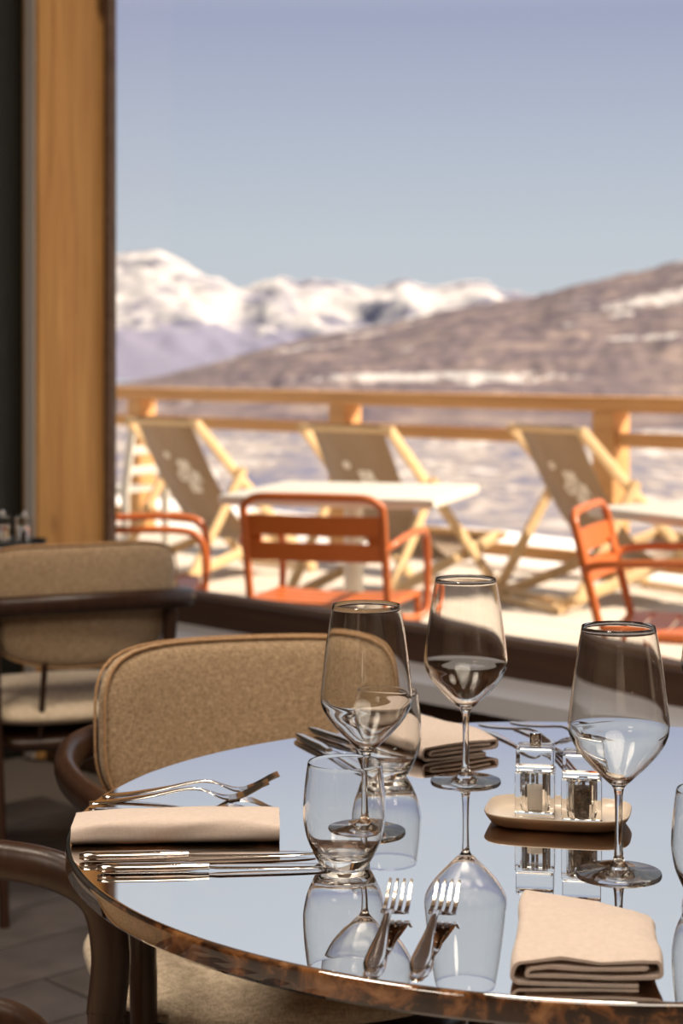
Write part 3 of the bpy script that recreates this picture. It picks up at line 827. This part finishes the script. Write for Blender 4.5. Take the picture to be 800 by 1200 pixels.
# ---- salt and pepper on a tray
def build_tray(a, b, m, mr):
    R = superdisc(1, 1, 4.5, 8, 64); v = []; f = []; rr = []
    prof = [(0, .0045, .0), (.60, .0045, 0), (.86, .005, 0), (.95, .0075, 0), (1.0, .0140, 0), (1.01, .0150, 0), (.995, .0152, 0)]
    lines = [(0, .004), (.5, .004), (.84, .0042), (.93, .0065), (.975, .0125), (1.0, .0146), (1.012, .0136), (.985, .0095), (.92, .003), (.82, .0002), (0, .0002)]
    segs = 64
    def pt(q, z, k):
        t = 2 * pi * k / segs; c, s_ = cos(t), sin(t); d = (abs(c) ** 4 + abs(s_) ** 4) ** (-.25)
        return (a * c * d * q, b * s_ * d * q, z)
    rings = []
    for q, z in lines:
        if q == 0: rings.append([len(v)]); v.append((0, 0, z))
        else: rings.append(list(range(len(v), len(v) + segs))); v += [pt(q, z, k) for k in range(segs)]
    for r0, r1 in zip(rings, rings[1:]):
        for k in range(segs):
            q = (k + 1) % segs
            if len(r0) == 1: f.append((r0[0], r1[k], r1[q]))
            elif len(r1) == 1: f.append((r0[k], r1[0], r0[q]))
            else: f.append((r0[k], r1[k], r1[q], r0[q]))
    o = pydata('cruet_tray', v, f, m, None, True, 70)
    if mr:
        o.data.materials.append(mr)
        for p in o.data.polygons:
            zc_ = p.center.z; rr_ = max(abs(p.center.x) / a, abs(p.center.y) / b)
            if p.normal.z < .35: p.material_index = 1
    return o
tr = build_tray(.074, .052, M['ceramic'], M['ceramic_rim'])
TRX = Vector((.2245, 1.902)); put(tr, (TRX.x, TRX.y, TZ), rad(-12), 'small cream ceramic tray under the salt and pepper on the marble table', 'tray')
tr2 = build_tray(.085, .06, M['dark_tray'], None)
put(tr2, (-.842, 4.70, TZ), rad(10), 'small black tray under the shakers on the pale table', 'tray')
def build_shaker(name, fill, level):
    r = empty(name)
    hs = .0205
    def sq(x, y, z, q): return [(sx_ * q, sy_ * q, z) for sx_, sy_ in ()]
    bm = bmesh.new(); box_bm(bm, (0, 0, .0235), (hs * 2, hs * 2, .047), None, .0022)
    # inner well, ribbed bore
    segs = 24; rings = []
    for z, k_ in ((.045, 1), (.030, 1), (.012, 1), (.0055, .9)):
        rings.append([bm.verts.new(((.0150 + .0007 * cos(12 * 2 * pi * q / segs)) * k_ * cos(2 * pi * q / segs), (.0150 + .0007 * cos(12 * 2 * pi * q / segs)) * k_ * sin(2 * pi * q / segs), z)) for q in range(segs)])
    for a, b in zip(rings, rings[1:]):
        for q in range(segs): bm.faces.new((a[q], a[(q + 1) % segs], b[(q + 1) % segs], b[q]))
    bm.faces.new(rings[-1]); bm.faces.new(rings[0][::-1])
    me = bpy.data.meshes.new('body'); bm.normal_update(); bm.to_mesh(me); bm.free()
    # the bore is a cavity: its faces point into the void
    bm = bmesh.new(); bm.from_mesh(me); bmesh.ops.recalc_face_normals(bm, faces=bm.faces)
    bore = [f_ for f_ in bm.faces if max(Vector((v_.co.x, v_.co.y, 0)).length for v_ in f_.verts) < .0165 and min(v_.co.z for v_ in f_.verts) > .004 and max(v_.co.z for v_ in f_.verts) < .046]
    bmesh.ops.reverse_faces(bm, faces=bore); bm.to_mesh(me); bm.free()
    link('body', me, M['glass'], r, False)
    lathe('contents', [(0, .0065), (.0115, .0065), (.0128, .010), (.0132, level - .002), (.0100, level), (0, level + .0008)], fill, r, 24, sharp=60)
    bm = bmesh.new(); box_bm(bm, (0, 0, .0595), (hs * 1.9, hs * 1.9, .0235), None, .0028); from_bm('cap', bm, M['glass'], r, False)
    lathe('knob', [(0, .0715), (.0058, .0715), (.0062, .0722), (.0062, .0835), (.0056, .0848), (0, .0850)], M['steel'], r, 24, sharp=40)
    return r
sa = build_shaker('salt_shaker', M['salt'], .030)
pe = build_shaker('pepper_shaker', M['pepper'], .036)
put(sa, (.2025, 1.915, TZ + .0046), rad(-9), 'square glass salt shaker with steel knob and white salt on the cream tray', 'salt shaker')
put(pe, (.2470, 1.885, TZ + .0046), rad(-9), 'square glass pepper shaker with dark pepper grounds on the cream tray', 'pepper shaker')
s2 = copy_tree(sa); put(s2, (-.872, 4.715, TZ + .0046), .2, 'glass salt shaker on the black tray of the pale far table', 'salt shaker')
p2 = copy_tree(pe); put(p2, (-.812, 4.69, TZ + .0046), .2, 'glass pepper shaker on the black tray of the pale far table', 'pepper shaker')
bpy.data.objects.remove(win2)
